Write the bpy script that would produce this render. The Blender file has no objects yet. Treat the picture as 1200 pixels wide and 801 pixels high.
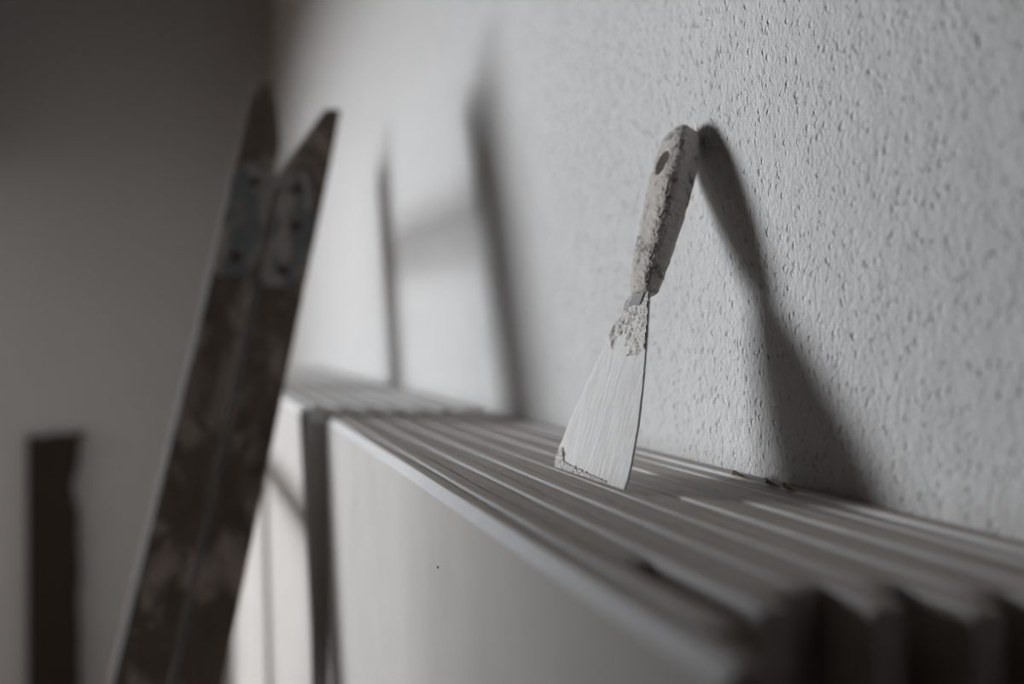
import bpy, bmesh, math, random
from mathutils import Vector, Matrix, noise

# ------------------------------------------------------------------ camera, light, exposure
# world axes: X towards the rough wall, Y along the wall into the room, Z up, floor at 0 (metres)
scene = bpy.context.scene
EYE = 1.33
cd = bpy.data.cameras.new('camera'); cam = bpy.data.objects.new('camera', cd)
scene.collection.objects.link(cam)
cam.location = (0, 0, EYE)
cam.rotation_euler = (math.radians(90 - 0.52), 0, -math.radians(18.79))
cd.sensor_width = 36; cd.lens = 35.0
cd.clip_start = 0.02
cd.dof.use_dof = True; cd.dof.focus_distance = 0.545; cd.dof.aperture_fstop = 2.8
scene.camera = cam

scene.view_settings.view_transform = 'Standard'
scene.view_settings.look = 'None'
scene.view_settings.gamma = 1.0
scene.view_settings.use_curve_mapping = False
scene.view_settings.exposure = 0.0
try:
    scene.cycles.use_denoising = True
    scene.cycles.max_bounces = 8
    scene.cycles.diffuse_bounces = 5
except Exception:
    pass

w = bpy.data.worlds.new('world'); scene.world = w; w.use_nodes = True
w.node_tree.nodes['Background'].inputs[0].default_value = (0.62, 0.75, 0.92, 1)
w.node_tree.nodes['Background'].inputs[1].default_value = 0.9

WX = 0.306            # the rough wall
LX = -3.7            # the window wall opposite
BY = 3.3              # the back wall
RY = -1.6             # the wall behind the camera
CZ = 2.55
WIN = (-3.3, -1.85, 0.95, 2.15)   # x0, x1, z0, z1 of the window opening in the back wall

ld = bpy.data.lights.new('window_daylight', 'AREA'); lo = bpy.data.objects.new('window_daylight', ld)
scene.collection.objects.link(lo)
ld.shape = 'RECTANGLE'; ld.size = WIN[1] - WIN[0]; ld.size_y = WIN[3] - WIN[2]
ld.energy = 240; ld.color = (0.96, 0.975, 1.0)
lo.location = ((WIN[0] + WIN[1]) / 2, BY + 0.16, (WIN[2] + WIN[3]) / 2)
lo.rotation_euler = (math.radians(-90), 0, 0)

# ------------------------------------------------------------------ helpers
def link(o):
    scene.collection.objects.link(o); return o

def mesh_obj(name, bm, mat, parent=None, smooth=False):
    me = bpy.data.meshes.new(name)
    bmesh.ops.recalc_face_normals(bm, faces=bm.faces)
    bm.to_mesh(me); bm.free()
    if smooth:
        for p in me.polygons: p.use_smooth = True
    me.materials.append(mat)
    o = link(bpy.data.objects.new(name, me))
    if parent: o.parent = parent
    return o

def tag(o, label=None, cat=None, group=None, kind=None):
    if label: o['label'] = label
    if cat: o['category'] = cat
    if group: o['group'] = group
    if kind: o['kind'] = kind
    return o

def empty(name, loc=(0, 0, 0)):
    o = link(bpy.data.objects.new(name, None)); o.location = loc; o.empty_display_size = 0.05
    return o

def box(bm, x0, x1, y0, y1, z0, z1):
    vs = [bm.verts.new((x, y, z)) for x in (x0, x1) for y in (y0, y1) for z in (z0, z1)]
    for f in ((0,1,3,2),(4,6,7,5),(0,4,5,1),(2,3,7,6),(0,2,6,4),(1,5,7,3)):
        bm.faces.new([vs[i] for i in f])
    return vs

def prism(bm, poly, y0, y1, fn=None):
    """polygon of (x, z) extruded from y0 to y1; fn maps each point"""
    fn = fn or (lambda p: p)
    a = [bm.verts.new(fn(Vector((x, y0, z)))) for x, z in poly]
    b = [bm.verts.new(fn(Vector((x, y1, z)))) for x, z in poly]
    n = len(poly)
    bm.faces.new(a); bm.faces.new(b[::-1])
    for i in range(n):
        bm.faces.new((a[i], b[i], b[(i+1) % n], a[(i+1) % n]))

def disc(bm, c, axis, r, h, n=14, dome=0.0):
    axis = Vector(axis).normalized(); t = axis.orthogonal().normalized(); b = axis.cross(t)
    rings = []
    for (rr, hh) in ((1, 0), (1, h*0.7), (0.8, h)):
        rings.append([bm.verts.new(Vector(c) + axis*hh + (t*math.cos(2*math.pi*i/n) + b*math.sin(2*math.pi*i/n))*r*rr) for i in range(n)])
    for k in range(2):
        for i in range(n):
            bm.faces.new((rings[k][i], rings[k][(i+1) % n], rings[k+1][(i+1) % n], rings[k+1][i]))
    bm.faces.new(rings[0][::-1]); bm.faces.new(rings[-1])

class Mat:
    def __init__(s, name, rough=0.8, spec=0.3):
        s.m = bpy.data.materials.new(name); s.m.use_nodes = True
        s.nt = s.m.node_tree; s.n = s.nt.nodes; s.l = s.nt.links
        s.b = s.n['Principled BSDF']
        s.b.inputs['Roughness'].default_value = rough
        s.b.inputs['Specular IOR Level'].default_value = spec
        s.tc = s.n.new('ShaderNodeTexCoord')
    def mapping(s, scale=(1,1,1), rot=(0,0,0)):
        mp = s.n.new('ShaderNodeMapping'); mp.inputs['Scale'].default_value = scale
        mp.inputs['Rotation'].default_value = rot
        s.l.new(s.tc.outputs['Object'], mp.inputs['Vector']); return mp.outputs[0]
    def noise(s, scale, detail=2, rough=0.5, vec=None, dist=0.0):
        t = s.n.new('ShaderNodeTexNoise'); t.inputs['Scale'].default_value = scale
        t.inputs['Detail'].default_value = detail; t.inputs['Roughness'].default_value = rough
        t.inputs['Distortion'].default_value = dist
        s.l.new(vec or s.tc.outputs['Object'], t.inputs['Vector']); return t.outputs['Fac']
    def voro(s, scale, vec=None, feature='F1', rand=1.0):
        t = s.n.new('ShaderNodeTexVoronoi'); t.inputs['Scale'].default_value = scale; t.feature = feature
        t.inputs['Randomness'].default_value = rand
        s.l.new(vec or s.tc.outputs['Object'], t.inputs['Vector']); return t.outputs['Distance']
    def ramp(s, fac, stops):
        r = s.n.new('ShaderNodeValToRGB'); e = r.color_ramp.elements
        while len(e) > 1: e.remove(e[-1])
        e[0].position = stops[0][0]; e[0].color = col(stops[0][1])
        for p, c in stops[1:]:
            k = e.new(p); k.color = col(c)
        s.l.new(fac, r.inputs[0]); return r.outputs[0]
    def math(s, op, a, b=None, clamp=False):
        m = s.n.new('ShaderNodeMath'); m.operation = op; m.use_clamp = clamp
        for i, v in enumerate((a, b)):
            if v is None: continue
            if isinstance(v, (int, float)): m.inputs[i].default_value = v
            else: s.l.new(v, m.inputs[i])
        return m.outputs[0]
    def mix(s, fac, a, b):
        m = s.n.new('ShaderNodeMix'); m.data_type = 'RGBA'
        ins = [m.inputs[0], m.inputs[6], m.inputs[7]]
        for i, v in zip(ins, (fac, a, b)):
            if isinstance(v, (int, float)): i.default_value = v
            elif isinstance(v, tuple): i.default_value = col(v)
            else: s.l.new(v, i)
        return m.outputs[2]
    def color(s, c):
        if isinstance(c, tuple): s.b.inputs['Base Color'].default_value = col(c)
        else: s.l.new(c, s.b.inputs['Base Color'])
        return s
    def bump(s, h, dist=0.001, strength=1.0):
        b = s.n.new('ShaderNodeBump'); b.inputs['Distance'].default_value = dist
        b.inputs['Strength'].default_value = strength
        s.l.new(h, b.inputs['Height']); s.l.new(b.outputs[0], s.b.inputs['Normal']); return s

def col(c):
    return tuple(c) + (1,) if len(c) == 3 else tuple(c)

# ------------------------------------------------------------------ materials
def mat_rough_wall():
    m = Mat('rough_white_wall', 0.85, 0.2)
    v = m.mapping((1, 1, 0.72), (math.radians(12), 0, 0))
    vw = m.n.new('ShaderNodeVectorMath'); vw.operation = 'ADD'
    ns = m.n.new('ShaderNodeTexNoise'); ns.inputs['Scale'].default_value = 300; m.l.new(v, ns.inputs['Vector'])
    sc = m.n.new('ShaderNodeVectorMath'); sc.operation = 'SCALE'; sc.inputs['Scale'].default_value = 0.004
    m.l.new(ns.outputs['Color'], sc.inputs[0]); m.l.new(v, vw.inputs[0]); m.l.new(sc.outputs[0], vw.inputs[1])
    pit = m.ramp(m.voro(215, vw.outputs[0]), [(0.08, (0,0,0)), (0.34, (1,1,1))])
    gate = m.ramp(m.noise(150, 2, 0.5, v), [(0.47, (0,0,0)), (0.62, (1,1,1))])
    pits = m.math('MAXIMUM', pit, gate)                      # a pit only where the gate is dark
    grain = m.noise(420, 3, 0.6, v)
    big = m.noise(70, 2, 0.5, v)
    h = m.math('ADD', m.math('MULTIPLY', pits, 0.75), m.math('MULTIPLY', grain, 0.9))
    h = m.math('ADD', h, m.math('MULTIPLY', big, 0.8))
    m.bump(h, 0.0017, 1.0)
    m.color(m.mix(m.noise(25, 3), (0.66, 0.665, 0.67), (0.74, 0.74, 0.735)))
    return m.m

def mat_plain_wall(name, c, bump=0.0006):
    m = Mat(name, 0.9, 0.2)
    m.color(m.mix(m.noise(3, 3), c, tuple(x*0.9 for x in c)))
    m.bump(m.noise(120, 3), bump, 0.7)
    return m.m

def mat_board_edge():
    m = Mat('plasterboard_paper', 0.75, 0.25)
    v = m.mapping((1, 0.06, 1))
    streak = m.noise(420, 3, 0.6, v)
    blotch = m.noise(14, 4, 0.6)
    c = m.mix(streak, (0.42, 0.36, 0.315), (0.62, 0.56, 0.51))
    c = m.mix(m.ramp(blotch, [(0.45, (0,0,0)), (0.75, (0.6,0.6,0.6))]), c, (0.60, 0.575, 0.55))
    m.color(c)
    m.bump(streak, 0.0004, 0.5)
    return m.m

def mat_board_face():
    m = Mat('plasterboard_face_paper', 0.75, 0.25)
    fib = m.noise(900, 3, 0.6, m.mapping((1, 1, 1)))
    blotch = m.noise(18, 5, 0.6)
    c = m.mix(blotch, (0.56, 0.54, 0.515), (0.70, 0.685, 0.665))
    c = m.mix(m.math('MULTIPLY', fib, 0.25), c, (0.45, 0.43, 0.41))
    m.color(c); m.bump(m.math('ADD', fib, m.math('MULTIPLY', blotch, 2.0)), 0.00035, 0.6)
    return m.m

def mat_plain(name, c, rough=0.8, var=0.15, scale=60, spec=0.3, bump=0.0003):
    m = Mat(name, rough, spec)
    n = m.noise(scale, 4, 0.6)
    m.color(m.mix(n, tuple(x*(1-var) for x in c), tuple(min(1, x*(1+var)) for x in c)))
    m.bump(n, bump, 0.7)
    return m.m

def mat_old_wood():
    m = Mat('stained_old_wood', 0.7, 0.35)
    grain = m.noise(90, 4, 0.6, m.mapping((1, 1, 0.08)))
    spl = m.noise(20, 4, 0.6, m.mapping((1, 1, 0.45)), 0.6)
    spl2 = m.noise(75, 3, 0.6)
    c = m.mix(grain, (0.075, 0.056, 0.043), (0.20, 0.15, 0.118))
    c = m.mix(m.ramp(spl, [(0.50, (0,0,0)), (0.62, (0.75,0.75,0.75))]), c, (0.46, 0.38, 0.33))
    c = m.mix(m.ramp(spl2, [(0.66, (0,0,0)), (0.74, (0.7,0.7,0.7))]), c, (0.42, 0.38, 0.34))
    m.color(c); m.bump(grain, 0.0008, 0.8)
    return m.m

def mat_old_steel():
    m = Mat('paint_spattered_steel', 0.55, 0.5)
    spl = m.noise(38, 3, 0.6, m.mapping((1, 1, 0.45)), 0.8)
    c = m.mix(m.noise(60, 3), (0.12, 0.13, 0.13), (0.20, 0.21, 0.21))
    c = m.mix(m.ramp(spl, [(0.48, (0,0,0)), (0.56, (0.8,0.8,0.8))]), c, (0.42, 0.36, 0.32))
    m.color(c); m.bump(spl, 0.001, 0.6)
    return m.m

def mat_plaster_handle():
    m = Mat('plaster_crusted_handle', 0.9, 0.15)
    fine = m.noise(900, 4, 0.65)
    chips = m.noise(120, 6, 0.72)
    big = m.noise(45, 3, 0.6)
    c = m.mix(fine, (0.50, 0.46, 0.42), (0.72, 0.69, 0.65))
    k = m.math('ADD', m.math('MULTIPLY', chips, 0.6), m.math('MULTIPLY', big, 0.4))
    c = m.mix(m.ramp(k, [(0.535, (0,0,0)), (0.60, (0.8,0.8,0.8))]), c, (0.13, 0.13, 0.13))
    m.color(c)
    m.bump(m.math('ADD', fine, m.math('MULTIPLY', chips, 1.5)), 0.0006, 1.0)
    return m.m

def mat_blade():
    m = Mat('dried_plaster_on_blade', 0.65, 0.3)
    st = m.noise(700, 4, 0.6, m.mapping((1, 0.07, 1)))
    bl = m.noise(60, 4, 0.6)
    c = m.mix(m.ramp(st, [(0.36, (0,0,0)), (0.62, (1,1,1))]), (0.63, 0.63, 0.63), (0.80, 0.80, 0.79))
    c = m.mix(m.ramp(bl, [(0.5, (0,0,0)), (0.8, (0.35,0.35,0.35))]), c, (0.54, 0.50, 0.45))
    m.color(c); m.bump(m.math('ADD', st, bl), 0.0004, 1.0)
    return m.m

def mat_crust():
    m = Mat('crumbly_dried_plaster', 0.9, 0.15)
    n = m.noise(700, 4, 0.7); k = m.noise(260, 4, 0.7)
    c = m.mix(n, (0.62, 0.60, 0.57), (0.86, 0.85, 0.83))
    c = m.mix(m.ramp(k, [(0.63, (0,0,0)), (0.70, (0.7,0.7,0.7))]), c, (0.26, 0.20, 0.16))
    m.color(c); m.bump(m.math('ADD', n, k), 0.0004, 0.8)
    return m.m

M = dict(
    rough=mat_rough_wall(),
    back=mat_plain_wall('smooth_grey_wall', (0.45, 0.445, 0.44)),
    dim=mat_plain_wall('shade_wall_dark_paint', (0.20, 0.17, 0.15)),  # dark colour for the added light-blocking wall and lintel
    ceil=mat_plain_wall('ceiling_paint', (0.36, 0.35, 0.34)),
    floor=mat_plain('dusty_concrete', (0.24, 0.185, 0.145), 0.9, 0.3, 8),
    edge=mat_board_edge(), face=mat_board_face(),
    fold=mat_plain('highlit_folded_paper', (0.85, 0.86, 0.88), 0.6, 0.05, 120, 0.3, 0.0003),  # pale face paper, lightened further to paint the corner highlight
    gypsum=mat_plain('cut_gypsum_end', (0.50, 0.46, 0.42), 0.9, 0.15, 200),
    brown=mat_plain('painted_shade_brown_end', (0.24, 0.165, 0.12), 0.85, 0.2, 60),  # shade on the farther stacks' ends, put into a brown colour
    speck=mat_plain('black_speck', (0.02, 0.02, 0.02), 0.8, 0.1),
    wood=mat_old_wood(), steel=mat_old_steel(),
    worn=mat_plain('painted_lit_arris', (0.42, 0.42, 0.43), 0.6, 0.35, 40),  # pale colour stands in for window light on the rail edge
    bolt=mat_plain('rusty_bolt', (0.06, 0.028, 0.018), 0.6, 0.3, 200, 0.5),
    latch=mat_plain('worn_pale_metal', (0.30, 0.29, 0.28), 0.5, 0.3, 200, 0.5),
    plank=mat_plain('dark_brown_wood', (0.022, 0.013, 0.008), 0.7, 0.4, 30),
    handle=mat_plaster_handle(), blade=mat_blade(), crust=mat_crust(),
    tang=mat_plain('bare_blade_steel', (0.28, 0.28, 0.30), 0.45, 0.2, 300, 0.5),
    frame=mat_plain('white_window_paint', (0.75, 0.75, 0.74), 0.5, 0.05, 20),
    torn=mat_plain('torn_brown_paper', (0.50, 0.41, 0.31), 0.9, 0.3, 200),
)

# ------------------------------------------------------------------ room
def structure(name, bm, mat, parent=None):
    o = mesh_obj(name, bm, mat, parent)
    if not parent: o['kind'] = 'structure'
    return o

bm = bmesh.new(); box(bm, WX, WX+0.2, RY-0.2, BY+0.2, 0, CZ); structure('wall_right', bm, M['rough'])
a0, a1, z0, z1 = WIN
bm = bmesh.new()
box(bm, LX-0.2, a0, BY, BY+0.2, 0, CZ); box(bm, a1, WX, BY, BY+0.2, 0, CZ)
box(bm, a0, a1, BY, BY+0.2, 0, z0); box(bm, a0, a1, BY, BY+0.2, z1, CZ)
structure('wall_back', bm, M['back'])
bm = bmesh.new(); box(bm, LX-0.2, WX, RY-0.2, RY, 0, CZ); structure('wall_rear', bm, M['back'])
bm = bmesh.new()
box(bm, LX-0.2, LX, RY, BY, 0, CZ)
structure('wall_left', bm, M['back'])
bm = bmesh.new(); box(bm, LX-0.2, WX+0.2, RY-0.2, BY+0.2, -0.15, 0); structure('floor', bm, M['floor'])
bm = bmesh.new(); box(bm, LX-0.2, WX+0.2, RY-0.2, BY+0.2, CZ, CZ+0.15); structure('ceiling', bm, M['ceil'])
bm = bmesh.new(); box(bm, -0.85, -0.6, RY, 1.22, 0, CZ); structure('added_shade_wall', bm, M['dim'])  # added out of view to keep window light off the near end
bm = bmesh.new(); box(bm, -0.85, -0.6, 1.22, BY, 1.80, CZ); structure('added_shade_lintel', bm, M['dim'])  # added out of view, low, to shade the upper walls
bm = bmesh.new()
t = 0.04
box(bm, a0, a0+t, BY+0.06, BY+0.12, z0, z1); box(bm, a1-t, a1, BY+0.06, BY+0.12, z0, z1)
box(bm, a0+t, a1-t, BY+0.06, BY+0.12, z0, z0+t); box(bm, a0+t, a1-t, BY+0.06, BY+0.12, z1-t, z1)
wf = structure('window_1', bm, M['frame'])

# ------------------------------------------------------------------ plasterboard stack
HC = 0.081                       # top of the stack below the eye
TOP = EYE - HC                   # 1.249
PITCH = 0.01197
X0 = 0.1262
starts = [0.212, 0.240, 0.322, 0.252, 0.268, 0.270, 0.246, 0.262, 0.232, 0.245, 0.215, 0.240, 0.20, 0.225, 0.19]
hdz =    [0.0, 0.0007, 0.0000, 0.0008, 0.0001, 0.0008, 0.0001, 0.0006, 0.0000, 0.0008, 0.0001, 0.0009, 0.0002, 0.0008, 0.0020]
rads =   [0.0030, 0.0034, 0.0016, 0.0035, 0.0017, 0.0034, 0.0016, 0.0028, 0.0016, 0.0030, 0.0016, 0.0028, 0.0018, 0.0028, 0.0034]
blabels = [
 'outermost plasterboard sheet with the broad face turned to the room',
 'second plasterboard sheet from the room side, directly behind the broad face',
 'third plasterboard sheet from the room side, end set back in a dark notch',
 'fourth plasterboard sheet from the room side, bright corner behind the notch',
 'fifth plasterboard sheet from the room side of the near stack, two behind the notch',
 'sixth plasterboard sheet from the room side, in front of the spatula blade',
 'seventh plasterboard sheet from the room side, just in front of the spatula blade',
 'eighth plasterboard sheet from the room side, under the spatula blade edge',
 'seventh plasterboard sheet from the wall, just behind the spatula blade',
 'sixth plasterboard sheet from the wall, between spatula blade and wall',
 'fifth plasterboard sheet from the wall, in the spatula shadow',
 'fourth plasterboard sheet from the wall, beside a dark gap',
 'third plasterboard sheet from the wall in the standing stack',
 'second plasterboard sheet from the wall with torn brown paper on its edge',
 'last plasterboard sheet of the stack, flat against the rough wall',
]
SPLIT = 0.975                    # where the near stack ends and the next one starts
def bow(i, y):                    # the near stack is pushed together towards its far end
    return 0.0145*(1 - i/15)*max(0.0, min(1.0, (y-0.30)/0.67)) if y < SPLIT else 0.0
def board(i, ys, ye, label, group, first, ny):
    x0 = X0 + PITCH*i; top = TOP + hdz[i]; r = rads[i]; rb = 0.0012
    x1 = x0 + (0.0103 if i % 2 else 0.0113)
    if first != 0: top += 0.0012 + 0.001*(i % 2)
    rng = random.Random(40 + i)
    prof = [(x0, 0.001), (x0, 0.4), (x0, 0.9), (x0, top-0.05)]
    if i == 0:                        # the bevelled edge of the outermost sheet
        prof += [(x0, top - 0.0056), (x0+0.0006, top-0.0048), (x0+0.0020, top-0.0029), (x0+0.0034, top-0.0011), (x0+0.0042, top-0.0003), (x0+0.0054, top)]
    else:
        for k in range(5):
            a = math.pi/2*k/4
            prof.append((x0 + r*(1-math.cos(a)), top - r + r*math.sin(a)))
    for k in range(4):
        a = math.pi/2*k/3
        prof.append((x1 - rb + rb*math.sin(a), top - rb + rb*math.cos(a)))
    prof += [(x1, 0.9), (x1, 0.001)]
    n = len(prof)
    bm = bmesh.new(); rings = []
    for j in range(ny+1):
        t = j/ny; y = ys + (ye-ys)*(t**1.25)
        ring = []
        for (x, z) in prof:
            dz = 0.0; dx = 0.0
            if z > top - 0.02:
                dz = 0.00022*noise.noise(Vector((i*3.1, y*9, 0))) + 0.00012*noise.noise(Vector((x*400, y*70, i)))
                dx = 0.00010*noise.noise(Vector((i*5.7, y*30, 2)))
            d = y - ys                     # knocked corner at the near end
            if z > top-0.004: dz -= 0.0015*math.exp(-d/0.004)
            xb = x
            if first == 0:
                sq = 1 - bow(0, y)/(15*PITCH)
                xb = WX - (WX - x)*sq
            ring.append(bm.verts.new((xb+dx, y, z+dz)))
        rings.append(ring)
    for j in range(ny):
        for k in range(n):
            bm.faces.new((rings[j][k], rings[j][(k+1) % n], rings[j+1][(k+1) % n], rings[j+1][k]))
    bm.faces.new(rings[0]); bm.faces.new(rings[-1][::-1])
    o = mesh_obj('plasterboard_sheet', bm, M['edge'])
    o.data.materials.append(M['face'])
    o.data.materials.append(M['fold']); o.data.materials.append(M['gypsum']); o.data.materials.append(M['brown'])
    for p in o.data.polygons:
        if first and len(p.vertices) == 4: p.material_index = 1
        if len(p.vertices) > 4: p.material_index = 4 if first else 3  # farther stacks get the painted shade brown, the near one gypsum
        elif p.normal.x < -0.32:      # pale face paper wraps round the front corner, its highlight painted in
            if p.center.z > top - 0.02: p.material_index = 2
            elif i == 0: p.material_index = 1
    tag(o, label, 'plasterboard', group)
    return o
boards = [board(i, starts[i], SPLIT - 0.004*(i*7 % 3), blabels[i], 'plasterboard sheets standing in the near stack', 0, 110) for i in range(15)]
for k, (a, b) in enumerate(((SPLIT+0.002, 1.585), (1.592, 2.3))):
    for i in range(15):
        if i == 0:
            lab = ('outermost plasterboard sheet of the second stack, right beside the ladder', 'outermost plasterboard sheet of the third stack, glimpsed behind the ladder')[k]
        else:
            lab = ('plasterboard sheet of the second stack, in its pale blurred top behind the near stack', 'plasterboard sheet inside the farthest stack beyond the ladder')[k]
        board(i, a + 0.002*(i % 3), b, lab, ('plasterboard sheets of the second stack', 'plasterboard sheets of the third stack')[k], k+1, 24)

# ------------------------------------------------------------------ folding ladder
SN = 1.09                         # near faces of the near rails at the height of the eye
LB = 0.24                         # the ladder leans away down the room
def SY(H): return SN + LB*H
def eH(z): return z - EYE
def l1L(H): return 0.0205 + 0.237*H
def l1R(H):
    return 0.0698 + 0.224*H if H > -0.35 else l1L(H) + (0.0698 + 0.224*-0.35 - l1L(-0.35))
def l2L(H): return 0.0718 + 0.224*H
def l2R(H): return 0.1250 + 0.234*H
def width(H): return 0.47 - 0.10*(H - 0.25)       # the ladder widens towards its feet

def rail(side, far, parent):
    """side 1 = room-side leaf, 2 = wall-side leaf"""
    th = 0.022
    bm = bmesh.new()
    if side == 1:
        hs = [-1.329, -0.9, -0.35, 0.0, 0.158, 0.213, 0.282]
        L = [l1L(h) for h in hs[:-1]] + [0.0860]
        Rr = [l1R(h) for h in hs[:-2]] + [0.1140, 0.1110]
    else:
        hs = [-1.329, -0.9, -0.35, 0.0, 0.172, 0.193, 0.257]
        L = [l2L(h) for h in hs[:-2]] + [0.1220, 0.1660]
        Rr = [l2R(h) for h in hs[:-1]] + [0.1840]
    rings = []
    for h, a, b in zip(hs, L, Rr):
        dy = width(h) if far else 0.0
        sh = 0.018*dy
        y0 = SY(h) + dy; y1 = y0 + th
        z = EYE + h; c = 0.0022
        ca = 0.0045 if (-0.36 < h < 0.16 and not far) else c
        pts = [(a+ca, y0), (b-c, y0), (b, y0+c), (b, y1-c), (b-c, y1), (a+c, y1), (a, y1-c), (a, y0+ca)]
        rings.append([bm.verts.new((x+sh, y, z)) for x, y in pts])
    for j in range(len(rings)-1):
        for k in range(8):
            bm.faces.new((rings[j][k], rings[j][(k+1) % 8], rings[j+1][(k+1) % 8], rings[j+1][k]))
    bm.faces.new(rings[0][::-1]); bm.faces.new(rings[-1])
    o = mesh_obj('rail', bm, M['wood'], parent)
    o.data.materials.append(M['worn'])
    for p in o.data.polygons:        # window light on the room-side arris, painted in as a pale strip
        n = p.normal
        if not far and -0.9 < n.x < -0.4 and n.y < -0.3 and -0.45 < p.center.z-EYE < 0.13: p.material_index = 1
    return o

lad = empty('folding_ladder', (-0.2, SN+0.25, 0))
tag(lad, 'old dark wooden folding ladder spattered with paint, standing folded beside the stack', 'ladder')
inv = Matrix.Translation(-Vector((-0.2, SN+0.25, 0)))
def adopt(o):                     # keep world coordinates of a child built in world space
    o.matrix_parent_inverse = inv; return o
for side in (1, 2):
    for far in (False, True):
        adopt(rail(side, far, lad))
for side in (1, 2):
    for k in range(5):
        H = 0.13 - 0.30*k - (0.012 if side == 2 else 0)
        a, b = (l1L(H), l1R(H)) if side == 1 else (l2L(H), l2R(H))
        cx = (a+b)/2; hw = 0.019; hh = 0.012
        bm = bmesh.new()
        z = EYE + H; wd = width(H); sh = 0.018*wd
        a0 = []
        for (yy, s_) in ((SY(H)+0.0225, 0), (SY(H)+wd-0.0005, sh)):
            a0.append([bm.verts.new((cx+s_+dx, yy, z+dz)) for dx, dz in ((-hw,-hh*0.7),(-hw*0.8,-hh),(hw*0.8,-hh),(hw,-hh*0.7),(hw,hh*0.7),(hw*0.8,hh),(-hw*0.8,hh),(-hw,hh*0.7))])
        bm.faces.new(a0[0]); bm.faces.new(a0[1][::-1])
        for q in range(8): bm.faces.new((a0[0][q], a0[1][q], a0[1][(q+1) % 8], a0[0][(q+1) % 8]))
        adopt(mesh_obj('rung', bm, M['wood'], lad))

def plate(side, far):
    bm = bmesh.new()
    if side == 1:
        outline = [(-0.018, 0.175), (-0.006, 0.186), (0.010, 0.178), (0.018, 0.150), (0.016, 0.075), (0.010, 0.066), (-0.012, 0.066), (-0.018, 0.078)]
        cxf = lambda h: (l1L(h)+l1R(h))/2
    else:
        outline = [(-0.020, 0.140), (-0.014, 0.172), (0.002, 0.178), (0.014, 0.150), (0.017, 0.120), (0.015, 0.064), (0.008, 0.056), (-0.014, 0.056), (-0.019, 0.066)]
        cxf = lambda h: (l2L(h)+l2R(h))/2
    dyf = (lambda h: width(h) + 0.022) if far else (lambda h: 0.0)
    d = 0.0026 if far else -0.0026
    A, B = [], []
    for dx, h in outline:
        dx *= 1.22; h = 0.125 + (h-0.125)*1.08
        x = cxf(h) + dx + (0.018*width(h) if far else 0); y = SY(h) + dyf(h) + (0.0002 if far else -0.0002)
        A.append(bm.verts.new((x, y, EYE+h))); B.append(bm.verts.new((x, y+d, EYE+h)))
    bm.faces.new(A); bm.faces.new(B[::-1])
    n = len(A)
    for i in range(n): bm.faces.new((A[i], B[i], B[(i+1) % n], A[(i+1) % n]))
    p = adopt(mesh_obj('hinge_plate', bm, M['steel'], lad))
    p['label'] = 'grey steel hinge plate spattered with plaster'
    bolts = [(0.003, 0.166), (0.0, 0.082)] if side == 1 else [(-0.004, 0.160), (0.004, 0.118), (0.0, 0.068)]
    for dx, h in bolts:
        x = cxf(h) + dx + (0.018*width(h) if far else 0)
        y = SY(h) + dyf(h) + (0.0028 if far else -0.0028)
        bb = bmesh.new(); disc(bb, (x, y, EYE+h), (0, 1 if far else -1, 0), 0.0052, 0.004)
        bo = mesh_obj('bolt', bb, M['bolt'], p); bo.matrix_parent_inverse = inv
        bo.matrix_parent_inverse = Matrix.Translation(Vector((0.2, -(SN+0.25), 0)))
        bo.parent = p; bo.matrix_parent_inverse = Matrix.Identity(4)
    return p
for side in (1, 2):
    for far in (False, True): plate(side, far)
bm = bmesh.new()
box(bm, 0.090, 0.126, SY(.163)-0.0062, SY(.163)-0.0030, EYE+0.160, EYE+0.173)
o = adopt(mesh_obj('hinge_link', bm, M['latch'], lad)); o['label'] = 'pale worn metal hinge link between the two leaves'

# ------------------------------------------------------------------ broken plank at the back wall
bm = bmesh.new()
rng = random.Random(5)
right = []
zz = 0.0
while zz < 1.02:
    wob = 0.006*noise.noise(Vector((zz*9, 3, 1))) + 0.004*noise.noise(Vector((zz*40, 1, 1)))
    notch = -0.018*math.exp(-((zz-0.86)/0.05)**2)
    right.append((-0.273 + wob + notch + 0.0, zz)); zz += 0.03
poly = [(-0.415, 0.0)] + right + [(-0.262, 1.012), (-0.262, 1.032), (-0.300, 1.024), (-0.34, 1.026), (-0.375, 1.018), (-0.414, 1.024)]
prism(bm, poly, BY-0.045, BY-0.02, lambda p: Vector((p.x, p.y + 0.019*(p.z/1.03), p.z)))
tag(mesh_obj('broken_plank', bm, M['plank']), 'dark brown broken plank with a ragged edge, upright against the back wall', 'plank')

# ------------------------------------------------------------------ spatula
B0 = Vector((0.21568, 0.50616, TOP + 0.0004))
AU = Vector((0.06678014, -0.98479549, 0.16036913))
AV = Vector((0.36877211, 0.17370797, 0.91314439))
AN = Vector((-0.92711787, -0.00184024, 0.37476536))
spat = empty('spatula', B0)
R3 = Matrix((AU, AV, AN)).transposed().to_4x4()
spat.matrix_world = Matrix.Translation(B0) @ R3
tag(spat, 'plaster-caked spatula standing on its blade and leaning against the rough wall', 'spatula')
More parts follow.
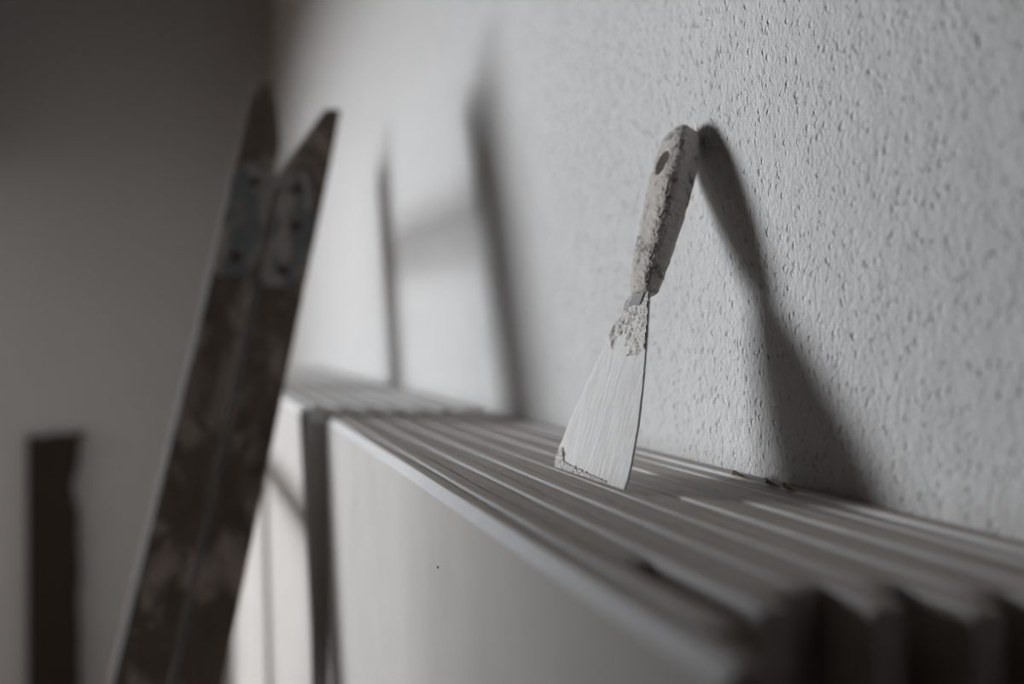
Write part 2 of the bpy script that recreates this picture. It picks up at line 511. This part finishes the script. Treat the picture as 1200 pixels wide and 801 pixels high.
# local axes: x across the blade, y from edge to handle, z out of the front face (metres)
left = [(-47.6, 9.0), (-49.2, 14), (-48.6, 22), (-44.8, 38), (-36.5, 58), (-29.8, 76), (-21.8, 92), (-14.0, 105), (-8.2, 115), (-7, 122)]
right = [(47.6, -7.2), (48.4, 0), (47.6, 8), (43.8, 27.7), (36.2, 52), (30.0, 69), (22.0, 90), (16.5, 103), (12.5, 113), (11.5, 122)]
def lerp_curve(pts, t):
    s = t*(len(pts)-1); i = min(int(s), len(pts)-2); f = s-i
    return pts[i][0]*(1-f)+pts[i+1][0]*f, pts[i][1]*(1-f)+pts[i+1][1]*f
def blade_xy(a, t):                # a across 0..1, t up 0..1
    l = lerp_curve(left, t); r = lerp_curve(right, t)
    return l[0]*(1-a)+r[0]*a, l[1]*(1-a)+r[1]*a
def blade_surf(a, t, side, relief):
    x, y = blade_xy(a, t)
    jag = 0.0
    if a < 0.03 or a > 0.97:
        jag = 0.5*noise.noise(Vector((y*0.35, a*9, 3)))
    th = 0.34 + 0.25*t
    z = side*th
    if relief:
        z += side*(0.18*noise.noise(Vector((x*0.35, y*0.03, side*4))) + 0.10*noise.noise(Vector((x*0.9, y*0.12, side*9))))
    return Vector((x+jag, y, z))/1000
bm = bmesh.new()
na, nt = 60, 90
grids = []
for side in (1, -1):
    grids.append([[bm.verts.new(blade_surf(i/na, j/nt, side, True)) for i in range(na+1)] for j in range(nt+1)])
for g in grids:
    for j in range(nt):
        for i in range(na):
            bm.faces.new((g[j][i], g[j][i+1], g[j+1][i+1], g[j+1][i]))
g, q = grids
for j in range(nt):
    bm.faces.new((g[j][0], g[j+1][0], q[j+1][0], q[j][0])); bm.faces.new((g[j][na], q[j][na], q[j+1][na], g[j+1][na]))
for i in range(na):
    bm.faces.new((g[0][i], q[0][i], q[0][i+1], g[0][i+1])); bm.faces.new((g[nt][i], g[nt][i+1], q[nt][i+1], q[nt][i]))
bl = mesh_obj('blade', bm, M['blade'], spat, True)
bl['label'] = 'flared steel blade coated in streaky white plaster'

def crust_patch(name, inside, height, a0, a1, t0, t1, na, nt, seed, label, side=1):
    """a crumbly relief on the front of the blade; height(a, t) in mm, dropped where not inside"""
    bm = bmesh.new(); vs = {}
    for j in range(nt+1):
        for i in range(na+1):
            a = a0+(a1-a0)*i/na; t = t0+(t1-t0)*j/nt
            p = blade_surf(a, t, side, False)
            hgt = height(a, t, p*1000)
            vs[i, j] = bm.verts.new(p + Vector((0, 0, side*(hgt-0.25)/1000)))
    for j in range(nt):
        for i in range(na):
            bm.faces.new((vs[i,j], vs[i+1,j], vs[i+1,j+1], vs[i,j+1]))
    o = mesh_obj(name, bm, M['crust'], spat, False)
    o['label'] = label
    return o
def N(x, y, s, k): return noise.noise(Vector((x*s, y*s, k)))
def top_h(a, t, p):
    x, y = p.x, p.y
    lim = 84 + 9*N(x, y, 0.10, 3) + (-10 if x > 2 else 0) - 16*math.exp(-((x-14)/6)**2)
    m = max(0.0, min(1.0, (y-lim)/2.5))
    n = 1.1 + 1.1*N(x, y, 0.22, 5) + 0.6*N(x, y, 0.6, 6) + 0.25*N(x, y, 1.5, 7)
    return m*max(0.15, n)
crust_patch('plaster_crust', None, top_h, 0.0, 1.0, 0.56, 0.985, 60, 100, 1, 'lumpy dried plaster where the blade narrows')
def bot_h(a, t, p):
    x, y = p.x, p.y
    yb = 8.6 - 0.176*(x+47.7)          # the lower edge of the blade
    d = y - yb
    up = 11*math.exp(-((x+46)/7)**2) + 6.0 - 3.5*(x+47)/75 + 1.3*N(x, 0, 0.3, 8)
    fade = max(0.0, min(1.0, (27-x)/3))
    m = max(0.0, min(1.0, (up-d)/0.8))*fade
    ridge = math.exp(-((d-up+0.9)/0.9)**2)
    n = 0.35 + 1.1*ridge + 0.8*N(x, y, 0.5, 5) + 0.5*N(x, y, 1.3, 6)
    return m*max(0.1, n)
crust_patch('plaster_crust', None, bot_h, 0.0, 0.9, 0.0, 0.22, 110, 44, 2, 'ridge of dried plaster along the blade edge')

# handle: rounded slab sections (v, centre, half width, half depth) in mm
secs = [(111.5, 5.5, 7.2, 3.6), (113, 5.4, 8.2, 4.4), (118, 4.8, 9.2, 5.0), (125, 4, 10.0, 5.4), (137, 3.3, 11.2, 6.2), (150, 2.7, 12, 6.7), (165, 1.6, 12.8, 7.2), (180, .5, 13.2, 7.5),
        (192, -.6, 13.4, 7.6), (203, -1.8, 13.1, 7.4), (211, -2.8, 12.0, 7.0), (217, -3.2, 10.8, 6.6), (221.5, -3.5, 9.2, 5.8), (225, -3.7, 6.4, 4.2), (226.6, -3.8, 2.6, 1.8)]
def sec(v):
    for a, b in zip(secs, secs[1:]):
        if v <= b[0]:
            f = (v-a[0])/(b[0]-a[0]); return [a[k]*(1-f)+b[k]*f for k in range(1, 4)]
    return secs[-1][1:]
bm = bmesh.new()
nv, nr = 230, 110
rings = []
for j in range(nv+1):
    t = j/nv; v = 111.5 + 115.1*(1-(1-t)**1.25) if t < 1 else 226.6
    c, a, b = sec(v); ring = []; a *= 1.27; b *= 1.24
    for i in range(nr):
        ph = 2*math.pi*i/nr; cs, sn = math.cos(ph), math.sin(ph); e = 0.55
        x = c + a*math.copysign(abs(cs)**e, cs); z = b*math.copysign(abs(sn)**e, sn)
        nrm = Vector((cs/a, 0, sn/b)).normalized()
        q = Vector((x, v, z))
        # crust is lumpy on the front, worn smooth on the sides
        rough = 0.35 + 0.65*max(0.0, min(1.0, (nrm.z+0.2)/0.6))
        d = 0.6*noise.noise(q*0.16) + 0.6*rough*noise.noise(q*0.5+Vector((9,0,0))) + 0.45*rough*noise.noise(q*1.3)
        if v < 113: d *= 0.2
        ring.append(bm.verts.new((q + nrm*d)/1000))
    rings.append(ring)
for j in range(nv):
    for i in range(nr):
        bm.faces.new((rings[j][i], rings[j][(i+1) % nr], rings[j+1][(i+1) % nr], rings[j+1][i]))
bm.faces.new(rings[0][::-1]); bm.faces.new(rings[-1])
hd = mesh_obj('handle', bm, M['handle'], spat, True)
hd['label'] = 'pale crusted grip with a hanging hole and dark chips'
# hanging hole cut clean through, then baked into the mesh
cb = bmesh.new(); nn = 28
ra, rb2 = [], []
for i in range(nn):
    ph = 2*math.pi*i/nn
    k = 1 + 0.10*noise.noise(Vector((math.cos(ph)*2, math.sin(ph)*2, 4)))
    ra.append(cb.verts.new((0.0000 + 0.0070*k*math.cos(ph), 0.1975 + 0.0072*k*math.sin(ph), -0.03)))
    rb2.append(cb.verts.new((-0.0006 + 0.0080*k*math.cos(ph), 0.1970 + 0.0088*k*math.sin(ph), 0.03)))
for i in range(nn): cb.faces.new((ra[i], ra[(i+1) % nn], rb2[(i+1) % nn], rb2[i]))
cb.faces.new(ra[::-1]); cb.faces.new(rb2)
cut = mesh_obj('cutter', cb, M['handle'], spat)
bpy.context.view_layer.update()
md = hd.modifiers.new('hole', 'BOOLEAN'); md.operation = 'DIFFERENCE'; md.object = cut; md.solver = 'EXACT'
dg = bpy.context.evaluated_depsgraph_get()
newme = bpy.data.meshes.new_from_object(hd.evaluated_get(dg))
hd.modifiers.clear(); hd.data = newme; newme.name = 'handle'
bpy.data.objects.remove(cut, do_unlink=True)
# bare steel tang between blade and grip
bm = bmesh.new()
prism(bm, [(-0.0055, 0.106), (0.0085, 0.104), (0.0100, 0.1125), (-0.0035, 0.1125)], 0, 1, lambda p: Vector((p.x, p.z, -0.0019 + 0.0042*p.y)))
tg = mesh_obj('tang', bm, M['tang'], spat); tg['label'] = 'bare grey steel neck'

# ------------------------------------------------------------------ torn paper on the board edges
def torn(parent, y, ln, seed):
    rng = random.Random(seed); bm = bmesh.new()
    i = boards.index(parent); x = X0 + PITCH*i + 0.003; z = TOP + hdz[i]
    n = 9; A, B = [], []
    for k in range(n):
        t = k/(n-1); yy = y + ln*(t-0.5)
        h = 0.0035*math.sin(math.pi*t)*(0.5+rng.random()*0.7)
        A.append((x + rng.uniform(-.0006, .0006), yy, z-0.0004)); B.append((x - 0.002 - 0.003*math.sin(math.pi*t), yy + rng.uniform(-.001, .001), z+h))
    va = [bm.verts.new(p) for p in A]; vb = [bm.verts.new(p) for p in B]
    for k in range(n-1): bm.faces.new((va[k], va[k+1], vb[k+1], vb[k]))
    r = bmesh.ops.solidify(bm, geom=bm.faces[:], thickness=0.0004)
    o = mesh_obj('torn_paper', bm, M['torn'], parent); o['label'] = 'torn curl of brown paper'
torn(boards[14], 0.477, 0.018, 1)
torn(boards[14], 0.447, 0.010, 2)
torn(boards[14], 0.431, 0.008, 3)

bm = bmesh.new(); disc(bm, (0.1304, 0.5034, EYE-0.1222), (-1, 0, 0), 0.0007, 0.0003, 9)
mesh_obj('speck', bm, M['speck'], boards[0])['label'] = 'tiny black speck'
